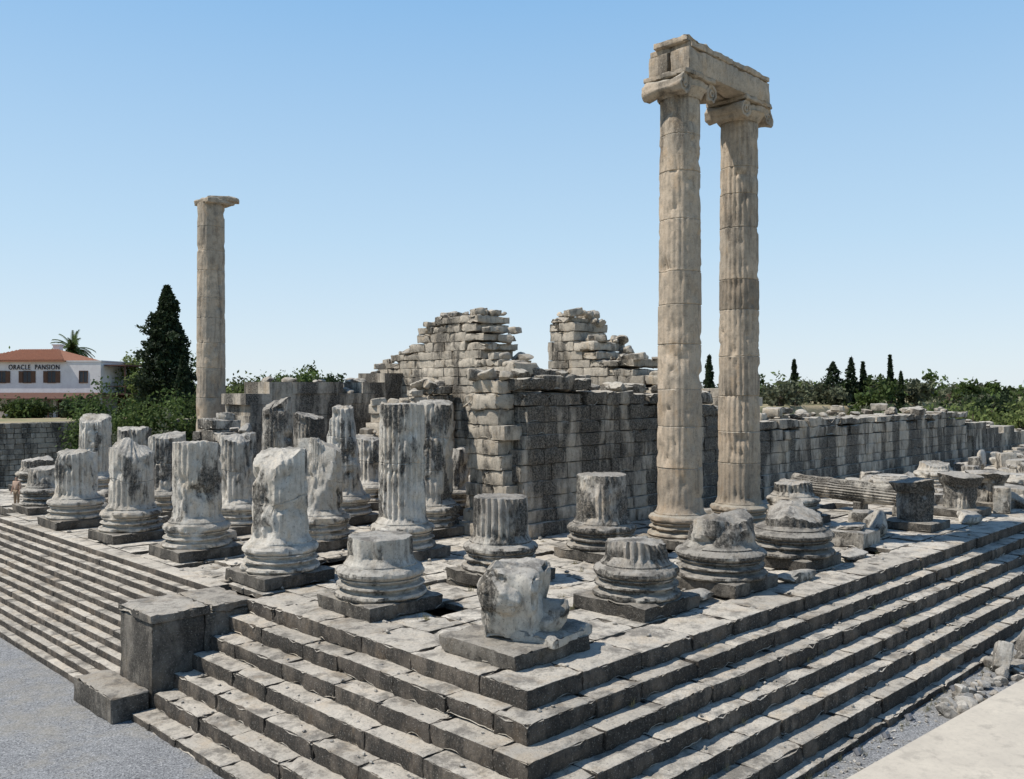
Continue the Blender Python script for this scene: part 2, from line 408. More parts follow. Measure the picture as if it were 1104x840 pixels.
# ------------------------------------------------------------------ steps
mb=MB(); SH=.44; ST_=.59
def seglist(a,b,mn=1.5,mx=2.6):
    out=[];p=a
    while p<b-.01:
        q=p+R.uniform(mn,mx)
        if b-q<mn*.6: q=b
        out.append((p,q)); p=q
    return out
XE=84
for k in range(0,7):
    off=ST_*k; zt=-SH*k
    dep=1.5 if k==0 else 1.0
    offL=off; offR=ST_*5+.28 if k==6 else off
    zb=zt-SH-.02 if k<6 else -2.9
    for (a,b) in seglist(-offL,XE):
        far=a>35
        rblock(mb,((a+b)/2,-offR+dep/2+R.uniform(-.02,.02),(zt+zb)/2+R.uniform(-.012,.012)),(b-a-.007,dep,zt-zb),rot=(R.uniform(-.006,.006),R.uniform(-.004,.004),0),r=.022,amp=.03,cell=.9 if far else .16,chip=.3 if not far else .1,tint=R.uniform(.82,1.08))
    for (a,b) in seglist(-offR+dep+.01,12.1):
        rblock(mb,(-offL+dep/2+R.uniform(-.02,.02),(a+b)/2,(zt+zb)/2+R.uniform(-.012,.012)),(dep,b-a-.007,zt-zb),rot=(R.uniform(-.004,.004),R.uniform(-.006,.006),0),r=.022,amp=.03,cell=.16,chip=.3,tint=R.uniform(.82,1.08))
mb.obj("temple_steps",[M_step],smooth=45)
mb=MB()
for k in range(0,13):
    zt=-.22*k; off=.295*k
    zb=zt-.24 if k<12 else -2.9
    for (a,b) in seglist(14.5,37.5,1.6,2.8):
        rblock(mb,(-off+.35,(a+b)/2,(zt+zb)/2+R.uniform(-.008,.008)),(.7,b-a-.01,zt-zb),r=.02,amp=.015,cell=.4,chip=.09,tint=R.uniform(.85,1.1))
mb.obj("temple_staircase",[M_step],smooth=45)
mb=MB()
for (q,z) in ((.3,-.5),(-.9,-1.4),(-2.1,-2.3)):
    box(mb,q+.3,XE-.5,q+.3,50.5,-3.2,z,tint=.6)
mb.obj("temple_foundation",[M_plinth])
mb=MB()
for (xa,xb) in ((-2.95,-1.35),(-1.33,.28)):
    rblock(mb,((xa+xb)/2,13.3,-1.6),(xb-xa,2.3,2.7),r=.04,amp=.05,cell=.22,chip=.25,tint=R.uniform(.9,1.1))
rblock(mb,(-2.1,13.3,-.12),(1.85,2.44,.26),r=.04,amp=.03,cell=.2,chip=.35,tint=1.25)
rblock(mb,(-.42,13.3,-.13),(1.48,2.42,.26),r=.04,amp=.03,cell=.2,chip=.35,tint=1.1)
rblock(mb,(-3.55,13.6,-2.5),(1.1,2.9,.75),r=.05,amp=.03,cell=.3,chip=.25,tint=1.1)
mb.obj("stair_pedestal",[M_plinth],smooth=45,loc=(-1.2,13.3,-2.9))

mb=MB()
y=1.52
while y<51:
    w=R.uniform(1.0,1.4); x=1.52 if y<12 or y>37.6 else .72
    while x<XE:
        l=R.uniform(1.1,1.9)*(1 if x<30 else 1.6)
        if R.random()>.03:
            z=R.uniform(-.03,.012)
            if R.random()<.08: z-=.08
            if x<26 and y<22: rblock(mb,(x+l/2,y+w/2,z-.1),(l-.015,w-.015,.2),rot=(R.uniform(-.008,.008),R.uniform(-.008,.008),0),r=.02,amp=.03,cell=.25,chip=.22,tint=R.uniform(.78,1.1))
            else: box(mb,x,x+l-.02,y,y+w-.02,-.45,z,j=.016,tint=R.uniform(.75,1.1))
        x+=l
    y+=w
mb.obj("stone_pavement",[M_pave],smooth=40)

# ------------------------------------------------------------------ cella walls
def wall(name,x0,y0,axis,L,th,prof,mat,ch=.62,bl=1.35,z0=0,jd=.02,endj=.25,bev=.02,missing=.0,socle=True,worn=False,tv=(.86,1.07),chip=.16,cell=.35,rub=0):
    mb=MB(); k=0; z=z0; tops={}
    while True:
        h=ch*R.uniform(.85,1.12)
        any_=False
        s=R.uniform(-endj,endj) if k else 0
        while s<L:
            e=s+bl*R.uniform(.6,1.4)
            if L-e<.4: e=L+R.uniform(-endj,endj)
            m=(s+min(e,L))/2
            p_=prof(m)
            if p_>=z+h*.6:
                any_=True
                top_=p_<z+h*2.2
                if R.random()<missing*(4 if top_ else 1): s=e; continue
                g=.004; tn=R.uniform(*tv)
                jj=jd*(3 if top_ else 1)
                d0=R.uniform(-jj,jj)-(.28 if (socle and k==0) else (.12 if socle and k==1 else 0)); d1=R.uniform(-jj,jj)
                hh=z+h-g
                q_=s
                while q_<min(e,L): tops[int(q_*4)]=z+h; q_+=.25
                if worn:
                    hz=h-g-(R.uniform(0,.18) if top_ else 0)
                    rz=R.uniform(-.05,.05) if top_ else R.uniform(-.004,.004)
                    c=((s+e)/2,(d0+th+d1)/2); sz=(e-s-2*g,th+d1-d0)
                    kw=dict(rot=(0,0,rz),r=.06 if top_ else .022,amp=.10 if top_ else .04,cell=cell,chip=.65 if top_ else chip,tint=tn)
                    if axis=='x': rblock(mb,(x0+c[0],y0+c[1],z+hz/2),(sz[0],sz[1],hz),**kw)
                    else: rblock(mb,(x0+c[1],y0+c[0],z+hz/2),(sz[1],sz[0],hz),**kw)
                elif axis=='x': box(mb,x0+s+g,x0+e-g,y0+d0,y0+th+d1,z,hh,j=.014,tint=tn)
                else: box(mb,x0+d0,x0+th+d1,y0+s+g,y0+e-g,z,hh,j=.014,tint=tn)
            s=e
        z+=h;k+=1
        if not any_ or z>14: break
    # loose broken stones along the ruined crest
    for i in range(rub):
        s=R.uniform(.1,L-.1); t=tops.get(int(s*4))
        if t is None: continue
        q=R.uniform(.15,.5); dd=R.uniform(.2,th-.2)
        p=(x0+s,y0+dd,t+q*.22) if axis=='x' else (x0+dd,y0+s,t+q*.22)
        if R.random()<.6: rock(mb,p,(q*1.3,q,q*.7),planes=9,dmin=.45)
        else: rblock(mb,p,(q*2.2,q*1.6,q),rot=(R.uniform(-.15,.15),R.uniform(-.15,.15),R.uniform(-.8,.8)),r=.05,amp=.08,cell=.2,chip=.5)
    return mb.obj(name,[mat],bevel=0 if worn or rub else bev,smooth=45 if worn or rub else None)
def pl(pts,n=.0,sd=0):
    def f(s):
        if s<=pts[0][0]: v=pts[0][1]
        elif s>=pts[-1][0]: v=pts[-1][1]
        else:
            for a,b in zip(pts,pts[1:]):
                if a[0]<=s<=b[0]:
                    v=a[1]+(b[1]-a[1])*(s-a[0])/max(1e-6,b[0]-a[0]); break
        return v+N(s*.7+sd,sd,0)*n+N(s*2.3+sd,sd,4)*n*.6
    return f
wall("cella_wall",14.3,14.0,'x',20,3.2,pl([(0,7.4),(4,7.0),(9,6.6),(14,6.3),(17,5.4),(20,4.6)],.55,2),M_wall,worn=True,ch=.66,bl=1.7,chip=.24,cell=.28,rub=40)
wall("cella_wall",34.4,14.05,'x',35,3.2,pl([(0,4.4),(6,5.1),(8,4.9),(35,5.0)],.4,2.6),M_wall,ch=.66,bl=1.8,worn=True,cell=.5,rub=30)
wall("anta_wall",13.5,14.5,'y',2.2,1.0,pl([(0,5.8),(1.0,7.2),(1.5,7.5),(2.2,6.6)],.5,5),M_wallL,endj=.3,jd=.1,worn=True,bl=1.3,ch=.66,missing=.03,chip=.45,cell=.18,rub=5)
wall("cella_wall",14.0,37.5,'x',60,3.2,pl([(0,6.0),(3,7),(8,6.3),(12,7.6),(16,7.2),(25,6.6),(60,5.3)],.8,8),M_wall,ch=.7,bl=1.7,rub=50)
wall("great_doorway_wall",26,25.6,'y',15.2,3.0,pl([(0,7.3),(1.2,7.6),(2.0,8.4),(3.4,9.0),(4.2,10.0),(4.5,11.6),(7.0,11.7),(7.3,11.2),(8.6,10.9),(9.6,10.5),(10.6,9.9),(11.2,9.9),(12.6,9.2),(13,8.6),(15.2,8.2)],1.3,3),M_wallL,ch=.58,bl=1.5,jd=.03,worn=True,chip=.3,cell=.24,tv=(.74,1.1),rub=70)
wall("great_doorway_wall",26,15.2,'y',8.0,3.0,pl([(0,7.4),(1.6,7.6),(3.5,8.3),(5,8.9),(5.6,9.6),(6.3,10.0),(6.5,11.0),(8,11.1)],1.1,4),M_wallL,ch=.55,bl=1.4,jd=.03,worn=True,chip=.3,cell=.24,tv=(.74,1.1),rub=45)
wall("adyton_wall",38,17.5,'y',19.8,2.5,pl([(0,6.3),(5,6.9),(10,6.2),(22,6.4)],.8,6),M_wallL)
wall("pronaos_wall",19.5,20.0,'x',6,1.6,pl([(0,3.2),(3,4.6),(6,5.4)],.6,7),M_wall,worn=True)
wall("pronaos_wall",18.5,31.5,'x',7,1.8,pl([(0,4.2),(3,5.6),(7,6.8)],.8,9),M_wallL,worn=True,rub=12)
wall("ruined_pier",10.5,34,'y',3.5,1.8,pl([(0,4.0),(1.5,5.3),(3.5,4.2)],.6,10),M_mid,worn=True,rub=5)
wall("ruined_pier",16.5,41.0,'x',9,1.8,pl([(0,4.8),(4,5.8),(9,5.2)],.8,12),M_wall,worn=True,rub=8)
wall("low_ruined_wall",69.8,13.6,'x',16,3.0,pl([(0,3.9),(3,3.6),(5,2.6),(10,3.0),(16,2.2)],.5,14),M_wall,rub=14)
wall("low_ruined_wall",60,7.5,'x',24,1.2,pl([(0,.7),(12,1.6),(24,1.4)],.5,15),M_mid,socle=False,rub=10)
mb=MB()
for (x,y,z) in ((15.5,15.4,7.3),(17.8,15.8,7.0),(19.5,15.6,6.8),(36.5,15.6,4.6),(38.2,15.3,4.9),(39.6,15.6,5.0),(48,15.6,5.0),(55,15.6,5.0),(30,15.4,6.0)):
    rblock(mb,(x,y,z+.15),(R.uniform(.9,1.5),R.uniform(.8,1.3),R.uniform(.4,.6)),rot=(R.uniform(-.05,.05),R.uniform(-.05,.05),R.uniform(-.4,.4)),r=.08,amp=.08,chip=.4,cell=.25)
mb.obj("loose_wall_stones",[M_wallL],smooth=45)

# ------------------------------------------------------------------ fallen column
mb=MB()
a=Vector((33.2,11.2,1.2)); b=Vector((32.9,4.7,1.0)); dirv=(b-a).normalized(); u=dirv.cross(Vector((0,0,1))).normalized(); v=u.cross(dirv)
vs=[];fs=[];na=96;nr=30
for k in range(nr+1):
    c=a.lerp(b,k/nr)
    for i in range(na):
        th=6.28318*i/na; rr=.56-.06*(1 if i%4==2 else (.6 if i%4 else 0))
        p=c+u*math.cos(th)*rr+v*math.sin(th)*rr
        p+= (p-c).normalized()*N(p.x*1.5,p.y*1.5,p.z*1.5)*.1
        vs.append(tuple(p))
for k in range(nr):
    for i in range(na):
        j=(i+1)%na; fs.append((k*na+i,k*na+j,(k+1)*na+j,(k+1)*na+i))
fs.append(tuple(range(na-1,-1,-1))); fs.append(tuple(nr*na+i for i in range(na)))
mb.add(vs,fs,.9)
for t in (.15,.6,.92):
    c=a.lerp(b,t); rblock(mb,(c.x,c.y,(c.z-.5)/2),(.9,.45,c.z-.48),r=.04,chip=.15,tint=.8)
mb.obj("fallen_column",[M_dark],smooth=35,loc=(33,8,0))

def blocks(name,lst,mat=M_mid):
    mb=MB()
    for (x,y,z,sx,sy,sz,rz) in lst:
        if R.random()<.3: rock(mb,(x,y,z+sz*.42),(sx*.6,sy*.6,sz*.6),planes=9,rotz=rz)
        else: rblock(mb,(x,y,z+sz/2-.02),(sx,sy,sz),rot=(R.uniform(-.05,.05),R.uniform(-.05,.05),rz),r=.05,amp=.08,cell=.2,chip=.45)
    mb.obj(name,[mat],smooth=42)
L=[(23.1,3.4,0,2.1,1.9,.65,.1),(23.2,3.5,.62,1.5,1.4,.2,.3),(26.2,3.6,0,1.6,1.0,1.1,.4),(30.0,6.0,0,1.5,.9,.5,.3),(33,2.0,0,1.5,1.,.6,.2),
   (37.5,6,0,1.6,1.,1.0,.7),(42.5,2.6,0,2,1.4,1.0,.1),(24,10.9,0,1.3,.9,.7,.5),(28.8,11.6,0,2.2,1.0,.8,.1),(15.6,5.2,0,1.1,.8,.35,.7),(20.3,1.8,0,1.6,.8,.35,.1),
   (9.9,2.2,0,1.2,.7,.3,.3),(14.4,1.5,0,1.9,.9,.4,-.1),(10.6,12,0,1.1,.7,.4,.4),(5.2,17,0,.8,.5,.35,1),(4.9,23,0,1,.6,.4,.3),(9.6,21.5,0,1.1,.8,.7,.5),(10,27.5,0,1.2,.8,.8,.2),
   (9,34.5,0,1.2,.9,.9,.9),(4.5,29,0,1.,.6,.4,.3),(4.2,35,0,1.1,.7,.6,.3),(4.5,46,0,1.4,.9,.5,.5),(5,45,0,1.7,1.,.9,.2)]
for i in range(95):
    x=R.uniform(37,82); y=R.choice((R.uniform(1.2,2.4),R.uniform(4.5,6.8),R.uniform(9.5,12.8)))
    L.append((x,y,0,R.uniform(.8,2),R.uniform(.6,1.2),R.uniform(.4,1.5),R.uniform(-1,1)))
for i in range(45):
    L.append((R.uniform(14,25),R.uniform(18,36),0,R.uniform(.7,1.8),R.uniform(.6,1.1),R.uniform(.5,2.2),R.uniform(-1,1)))
for i in range(34):
    L.append((R.uniform(6,24),R.uniform(39,50),0,R.uniform(.8,2),R.uniform(.6,1.2),R.uniform(.4,1.6),R.uniform(-1,1)))
blocks("scattered_marble_blocks",L)
L=[]
for i in range(46):
    L.append((R.uniform(-9,-1.5),R.uniform(38.2,50),-2.9+R.choice((0,.5,.9)),R.uniform(.8,2),R.uniform(.7,1.3),R.uniform(.5,1.),R.uniform(-1,1)))
for i in range(44):
    L.append((R.uniform(-1.9,-.1),R.uniform(37.9,41.5),R.uniform(-2.9,-1.1),R.uniform(.8,1.6),R.uniform(.7,1.2),R.uniform(.5,.9),R.uniform(-1,1)))
blocks("stacked_marble_blocks",L,M_rub)
mb=MB()
for i in range(80):
    t=R.random(); x=13.0+t*11+R.uniform(-.3,.3); y=-4.12+.1*t+R.gauss(0,.22); s=R.uniform(.08,.34)
    rock(mb,(x,y,-2.85+s*.3+(R.uniform(.05,.2) if R.random()<.3 else 0)),(s*1.2,s*.85,s*.75),planes=9,amp=.02,dmin=.35,tint=R.uniform(.6,1.1))
rblock(mb,(18.5,-3.9,-2.35),(.9,.5,.9),rot=(.2,.5,.4),r=.04,amp=.05,cell=.12,chip=.25)
rblock(mb,(20.6,-4.3,-2.35),(1.1,.6,.8),rot=(.4,-.2,.9),r=.04,amp=.05,cell=.12,chip=.25)
mb.obj("rubble_pile",[M_rub],smooth=24)
mb=MB()
for i in range(420):
    x=R.uniform(.5,30); y=R.uniform(.5,30); s=R.uniform(.03,.11)
    rock(mb,(x,y,s*.4),(s,s*.8,s*.6),planes=8,sub=2)
for i in range(200):
    x=R.uniform(-4,24); y=R.uniform(-3.5,-3.25); s=R.uniform(.02,.07)
    rock(mb,(x,y-R.uniform(0,.6),-2.85+s*.4),(s,s*.8,s*.6),planes=8,sub=2)
for i in range(130):
    k=R.randrange(1,6); s=R.uniform(.02,.07)
    if R.random()<.5: x,y=R.uniform(0,24),-ST_*k+R.uniform(.2,.5)
    else: x,y=-ST_*k+R.uniform(.2,.5),R.uniform(0,12)
    rock(mb,(x,y,-SH*k+s*.4),(s,s*.8,s*.6),planes=8,sub=2)
mb.obj("stone_chips",[M_rub],smooth=30)
mb=MB()
for i in range(190):
    q=R.random()
    if q<.5: x,y,z=R.uniform(1,32),R.uniform(1,13),-.03
    elif q<.75: k=R.randrange(1,6); x,y,z=R.uniform(2,40),-ST_*k+.53,-SH*k
    else: x,y,z=R.uniform(-3,30),R.uniform(-3.6,-3.3),-2.85
    for b in range(16):
        a=R.uniform(0,6.28); h=R.uniform(.08,.24); s=R.uniform(.02,.14)
        bx,by=x+R.gauss(0,.06),y+R.gauss(0,.03)
        mb.add([(bx-.008,by,z),(bx+.008,by,z),(bx+math.cos(a)*s,by+math.sin(a)*s,z+h)],[(0,1,2)],R.uniform(.7,1.2))
mb.obj("dry_grass_tufts",[L_dry])

# ------------------------------------------------------------------ ground
def th(x,y):
    a=sst(62.6,64.5,y)
    b=sst(92,115,x)*(1-a)
    z=-2.88+a*6.3+b*3.2
    if a>.5 or b>.5: z+=N(x*.02,y*.02,0)*.8*min(1,max(a,b))
    return z
cs=[-4000,-2500,-1500,-900,-600,-400,-280,-200,-150,-120,-100]
q=-90
while q<=260: cs.append(q); q+=5
ys=[c for c in cs]+[62.6,63.2,63.9,64.5]
far=[290,330,380,450,550,700,900,1200,1700,2500,4500]
cs+=far; ys+=far; cs=sorted(set(cs)); ys=sorted(set(ys))
mb=MB(); vs=[(x,y,th(x,y)) for x in cs for y in ys]; ny=len(ys)
fs=[(i*ny+j,(i+1)*ny+j,(i+1)*ny+j+1,i*ny+j+1) for i in range(len(cs)-1) for j in range(ny-1)]
mb.add(vs,fs,1.); mb.obj("ground",[M_earth],smooth=60)
mb=MB(); box(mb,-30,90,-25,60,-2.875,-2.85,tint=1); mb.obj("gravel",[M_gravel])
mb=MB()
p=[(3.5,-3.93),(60,-7.4),(60,-22),(3.5,-22)]
mb.add([(a,b,-2.9) for a,b in p]+[(a,b,-2.6) for a,b in p],CUBEF,1.); mb.obj("concrete_path",[M_conc],bevel=.02)
m_met=simple("lamp_metal",(.25,.25,.26),(.18,.18,.19),5,.1,.01,.5)
for (x,y) in ((8.6,-3.55),(10.2,-3.6),(12.0,-3.5),(15.5,-3.5)):
    mb=MB(); M=Matrix.Translation((x,y,-2.85))@Matrix.Rotation(-.6,4,'X')
    box(mb,-.09,.09,-.05,.05,.05,.2,tint=1,M=M); box(mb,-.11,.11,.052,.07,.03,.22,tint=.7,M=M)
    box(mb,x-.02,x+.02,y-.02,y+.02,-2.85,-2.7,tint=.6); box(mb,x-.09,x+.09,y-.09,y+.09,-2.85,-2.83,tint=.8)
    mb.obj("floodlight",[m_met],loc=(x,y,-2.85))

# ------------------------------------------------------------------ vegetation
def leaf(mb,p,s,mi=0,tint=1.,up=0):
    n=Vector((R.gauss(0,1),R.gauss(0,1),R.gauss(0,1)+up)).normalized()
    a=n.orthogonal().normalized(); b=n.cross(a); t=R.uniform(0,6.28); u=a*math.cos(t)+b*math.sin(t); w=n.cross(u)
    p=Vector(p); W_=s*.5
    mb.add([tuple(p-u*s),tuple(p+w*W_),tuple(p+u*s),tuple(p-w*W_)],[(0,1,2,3)],tint,mi)
def limb(mb,a,b,r0,r1,mi=1,n=7):
    a=Vector(a);b=Vector(b);d=(b-a).normalized();u=d.orthogonal().normalized();w=d.cross(u);vs=[]
    for c,r in ((a,r0),(b,r1)):
        for i in range(n):
            t=6.283*i/n; vs.append(tuple(c+(u*math.cos(t)+w*math.sin(t))*r))
    mb.add(vs,[(i,(i+1)%n,n+(i+1)%n,n+i) for i in range(n)],1.,mi)
def tree(name,x,y,z,h,w,mat,nl=5000,clumps=60,ls=.16,obj=True,mb=None,low=.25):
    mb=mb or MB(); tp=Vector((x,y,z)); top=Vector((x+R.uniform(-.3,.3),y+R.uniform(-.3,.3),z+h*.55))
    limb(mb,tp,top,w*.06+.05,w*.03+.02)
    cl=[]; T=R.uniform(.7,1.25)
    for i in range(clumps):
        th_=R.uniform(0,6.283); v=R.uniform(-1,1); rr=R.uniform(.45,1.05)
        s_=math.sqrt(1-v*v)
        c=Vector((x+math.cos(th_)*s_*rr*w/2,y+math.sin(th_)*s_*rr*w/2,z+h*(.5+low/2)+v*rr*h*(1-low)/2))
        c.z+=R.uniform(-.1,.1)*h
        cl.append((c,R.uniform(.08,.18)*w,R.uniform(.5,1.3)*T))
        if i%4==0:
            st=tp.lerp(top,R.uniform(.4,1)); limb(mb,st,c,w*.02+.015,.015,n=5)
    for i in range(nl):
        c,r,t=cl[R.randrange(len(cl))]
        leaf(mb,(c.x+R.gauss(0,r*.6),c.y+R.gauss(0,r*.6),c.z+R.gauss(0,r*.5)),ls*R.uniform(.6,1.4),0,t*R.uniform(.75,1.2),up=.5)
    if obj: return mb.obj(name,[mat,M_bark],loc=(x,y,z))
def cypress(name,x,y,z,h,w,nl,ls,mat=L_cyp):
    mb=MB(); limb(mb,(x,y,z-.3),(x,y,z+h*.8),.22,.05)
    lob=[(R.uniform(0,6.28),R.uniform(.03,.93),R.uniform(.25,.7)) for _ in range(44)]
    for i in range(nl):
        t=min(.985,R.random()**1.25)
        prof=math.sin(min(1,(t+.03)/.22)*math.pi/2)*(1-t)**.72
        a=R.uniform(0,6.283); wv=.86+.36*N(math.cos(a)*1.6+x,math.sin(a)*1.6,t*9)+.3*N(math.cos(a)*4+x,math.sin(a)*4,t*25)
        for la,lt,lr in lob:
            da=abs((a-la+3.1416)%6.2832-3.1416)
            if da<.6 and abs(t-lt)<.03: wv+=lr*(1-da/.6)
        r=w/2*prof*wv*(R.uniform(.35,1)**.5)
        tt=.55+.7*max(0,N(math.cos(a)*2,math.sin(a)*2,t*14)+.3)+R.uniform(-.1,.25)
        leaf(mb,(x+math.cos(a)*r,y+math.sin(a)*r,z+h*t*.99+R.uniform(-.1,.1)),ls*R.uniform(.6,1.3),0,tt)
    return mb.obj(name,[mat,M_bark],loc=(x,y,z))
def W(d,l): return (-14.01+.70711*(d+l),-13.56+.70711*(d-l))
x,y=W(88,-33.6); cypress("cypress_tree",x,y,3.2,13.6,6.6,16000,.24)
x,y=W(84,-30.6); cypress("cypress_tree",x,y,2.6,7.0,2.4,3500,.22)
for (d,l,h,w,m) in ((95,-27.5,4.4,6,L_yel),(104,-26,5.,6,L_green),(92,-20.5,5.4,5.5,L_green),(98,-23.5,4.4,5,L_olive),(105,-44,6.8,6,L_yel),(110,-41,7.2,7,L_green),(96,-38.4,5.4,4.5,L_yel),(90,-18,4.8,4,L_dk),(100,-15.5,4.3,5,L_olive),(120,-30,5.2,7,L_green),(118,-64,8.0,7,L_green),(84,-45,2.6,4,L_green),(86,-41,2.6,4,L_dk)):
    x,y=W(d,l); tree("broadleaf_tree",x,y,3.0,h,w,m,nl=3200,clumps=50,ls=.2,low=.15)
def shrub(name,pts,mat,nl,ls):
    mb=MB(); cl=[]
    for (x,y,z,rx,rz) in pts:
        for k in range(14):
            cl.append((x+R.gauss(0,rx*.5),y+R.gauss(0,rx*.5),z+abs(R.gauss(0,rz*.5)),rx*.3,R.uniform(.6,1.2)))
        limb(mb,(x,y,z-1),(x,y,z+rz*.6),.08,.03)
    for i in range(nl):
        c=cl[R.randrange(len(cl))]
        leaf(mb,(c[0]+R.gauss(0,c[3]),c[1]+R.gauss(0,c[3]),c[2]+R.gauss(0,c[3])),ls*R.uniform(.6,1.4),0,c[4]*R.uniform(.8,1.2),up=.4)
    mb.obj(name,[mat,M_bark])
pp=[]
for i in range(22):
    x,y=W(72+R.uniform(-2,2),-33.5+9*i/22); pp.append((x,y,1.6+R.uniform(0,1),1.3,3))
shrub("hedge",pp,L_green,15000,.15)
pp=[(*W(66+R.uniform(-1.5,1.5),-29.5+5*i/10),.2,1.1,2.6) for i in range(10)]
shrub("oleander_shrub",pp,L_olive,6000,.13)
def mass(name,n,dr,xr,hr,mat,wr=(4,9),nl=380,ls=.42):
    mb=MB()
    for i in range(n):
        d=R.uniform(*dr); px=R.uniform(*xr); l=px*d; x,y=W(d,l)
        if -20<x<88 and -20<y<60: continue
        tree("",x,y,th(x,y)-.3,R.uniform(*hr),R.uniform(*wr),mat,nl=nl,clumps=22,ls=ls*d/150,obj=False,mb=mb,low=.1)
    mb.obj(name,[mat,M_bark])
mass("distant_trees",36,(150,230),(.27,.62),(2.5,6.3),L_olive)
mass("distant_trees",24,(170,260),(.27,.62),(3.5,7.8),L_green)
mass("distant_trees",12,(125,160),(.42,.62),(2.5,6.),L_dk)
mass("distant_trees",24,(120,145),(.44,.62),(2.,4.8),L_yel)
mass("distant_trees",60,(260,420),(-.62,.62),(4.,6.),L_olive,wr=(8,16),nl=300,ls=.35)
mass("distant_trees",30,(120,170),(-.62,-.2),(3.5,5.),L_olive)
for (px,d,h,w) in ((.116,150,8.9,1.8),(.218,150,8.8,2.0),(.312,180,9.2,2.0),(.375,190,10.0,3.5),(.388,190,9.0,2.2),(.418,195,10.6,2.0),(.430,190,9.6,1.8),(.355,190,9.,6),(.545,150,6.5,4)):
    x,y=W(d,px*d); cypress("cypress_tree",x,y,th(x,y),h,w,1300,.42)
x,y=W(112,-54.4); mb=MB()
limb(mb,(x,y,3),(x,y,11.4),.3,.22)
for i in range(46):
    a=R.uniform(0,6.283); el=R.uniform(-.5,1.4); Lf=2.8; p=Vector((x,y,11.4)); d=Vector((math.cos(a)*math.cos(el),math.sin(a)*math.cos(el),math.sin(el)))
    for k in range(9):
        p2=p+d*Lf/9; limb(mb,p,p2,.04,.035,mi=0,n=4); d=(d+Vector((0,0,-.15))).normalized()
        sd=d.cross(Vector((0,0,1))).normalized()
        for sg in (-1,1):
            for o in (0,.33,.66):
                b=p.lerp(p2,o); t=b+sd*sg*.6*(1-k/12)+d*.25+Vector((0,0,-.12))
                mb.add([tuple(b),tuple(b+d*.12),tuple(t)],[(0,1,2)],R.uniform(.6,1.2),0)
        p=p2
mb.obj("palm_tree",[L_green,M_bark],loc=(x,y,3))

# ------------------------------------------------------------------ retaining wall & house
mb=MB(); z=-2.85
while z<3.7:
    s=-40+R.uniform(0,.5)
    while s<60:
        l=R.uniform(.35,.9); box(mb,s,s+l-.03,62+R.uniform(-.05,.05),62.7,z,z+.38,j=.02,tint=R.uniform(.55,.95)); s+=l
    z+=.4
mb.obj("retaining_wall",[M_wallL],bevel=.03)
H=bpy.data.objects.new("guesthouse_building",None); scene.collection.objects.link(H)
hx,hy=W(100,-50.4); H.location=(hx,hy,3.2); H.rotation_euler=(0,0,math.radians(-45-6))
m_pl=simple("painted_plaster",(.80,.755,.73),(.64,.59,.58),1.2,.2,.01)
m_tile=simple("clay_roof_tiles",(.42,.19,.11),(.28,.13,.08),4,.6,.05)
m_glass=simple("window_glass",(.03,.035,.045),(.05,.055,.06),2,.05,.01,.15)
m_wood=simple("brown_wood",(.16,.09,.06),(.10,.06,.04),6,.3,.02)
m_aw=simple("brown_awning",(.14,.07,.05),(.09,.05,.04),3,.2,.02)
m_ink=flat("sign_paint",(.02,.02,.03))
def hp(name,fn,mats,**k):
    mb=MB(); fn(mb); o=mb.obj(name,mats,**k); o.parent=H; return o
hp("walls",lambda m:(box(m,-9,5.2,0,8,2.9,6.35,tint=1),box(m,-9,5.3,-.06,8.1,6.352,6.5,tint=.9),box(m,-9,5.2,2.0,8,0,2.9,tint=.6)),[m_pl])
hp("ground_floor_pillars",lambda m:[box(m,a,a+.35,.02,.37,0,2.9,tint=.9) for a in (-8.8,-6,-3.2,-.4,2.2,4.8)],[m_pl])
def roof(m):
    x0,x1,y0,y1=-10,1.2,-.5,8.5; e=6.5; t=7.9
    vs=[(x0,y0,e),(x1,y0,e),(x1,y1,e),(x0,y1,e),(x0+3,4,t),(x1-3.4,4,t),(x0,y0,e-.14),(x1,y0,e-.14),(x1,y1,e-.14),(x0,y1,e-.14)]
    m.add(vs,[(0,1,5,4),(1,2,5),(2,3,4,5),(3,0,4),(6,7,1,0),(7,8,2,1),(8,9,3,2),(9,6,0,3),(9,8,7,6)],1.)
    for i in range(46):
        xx=x0+.12+i*.243
        if xx>x1-.1: break
        k=min(1,(xx-x0)/3,(x1-xx)/3.4)
        limb(m,(xx,y0,e+.02),(xx,y0+(4-y0)*k,e+(t-e)*k+.02),.07,.07,mi=0,n=6)
hp("roof",roof,[m_tile])
def chim(m): box(m,-3.3,-2.5,4.5,5.2,7.2,8.4,tint=1); box(m,-3.4,-2.4,4.4,5.3,8.4,8.55,tint=.8)
hp("chimney",chim,[m_pl])
def wins(m):
    for a in (-6.4,-3.4,-.5,3.2):
        box(m,a-.45,a+.45,-.03,.1,4.1,5.3,tint=1,mi=0)
        box(m,a-.52,a-.452,-.06,.05,4.02,5.38,tint=1,mi=1); box(m,a+.452,a+.52,-.06,.05,4.02,5.38,tint=1,mi=1)
        box(m,a-.45,a+.45,-.06,.05,5.302,5.38,tint=1,mi=1); box(m,a-.45,a+.45,-.09,.05,4.0,4.098,tint=1,mi=1)
        box(m,a-.03,a+.03,-.05,-.032,4.1,5.3,tint=1,mi=1)
        if a<1:
            box(m,a-.98,a-.54,-.08,-.02,4.05,5.35,tint=1,mi=1); box(m,a+.54,a+.98,-.08,-.02,4.05,5.35,tint=1,mi=1)
hp("windows",wins,[m_glass,m_wood])
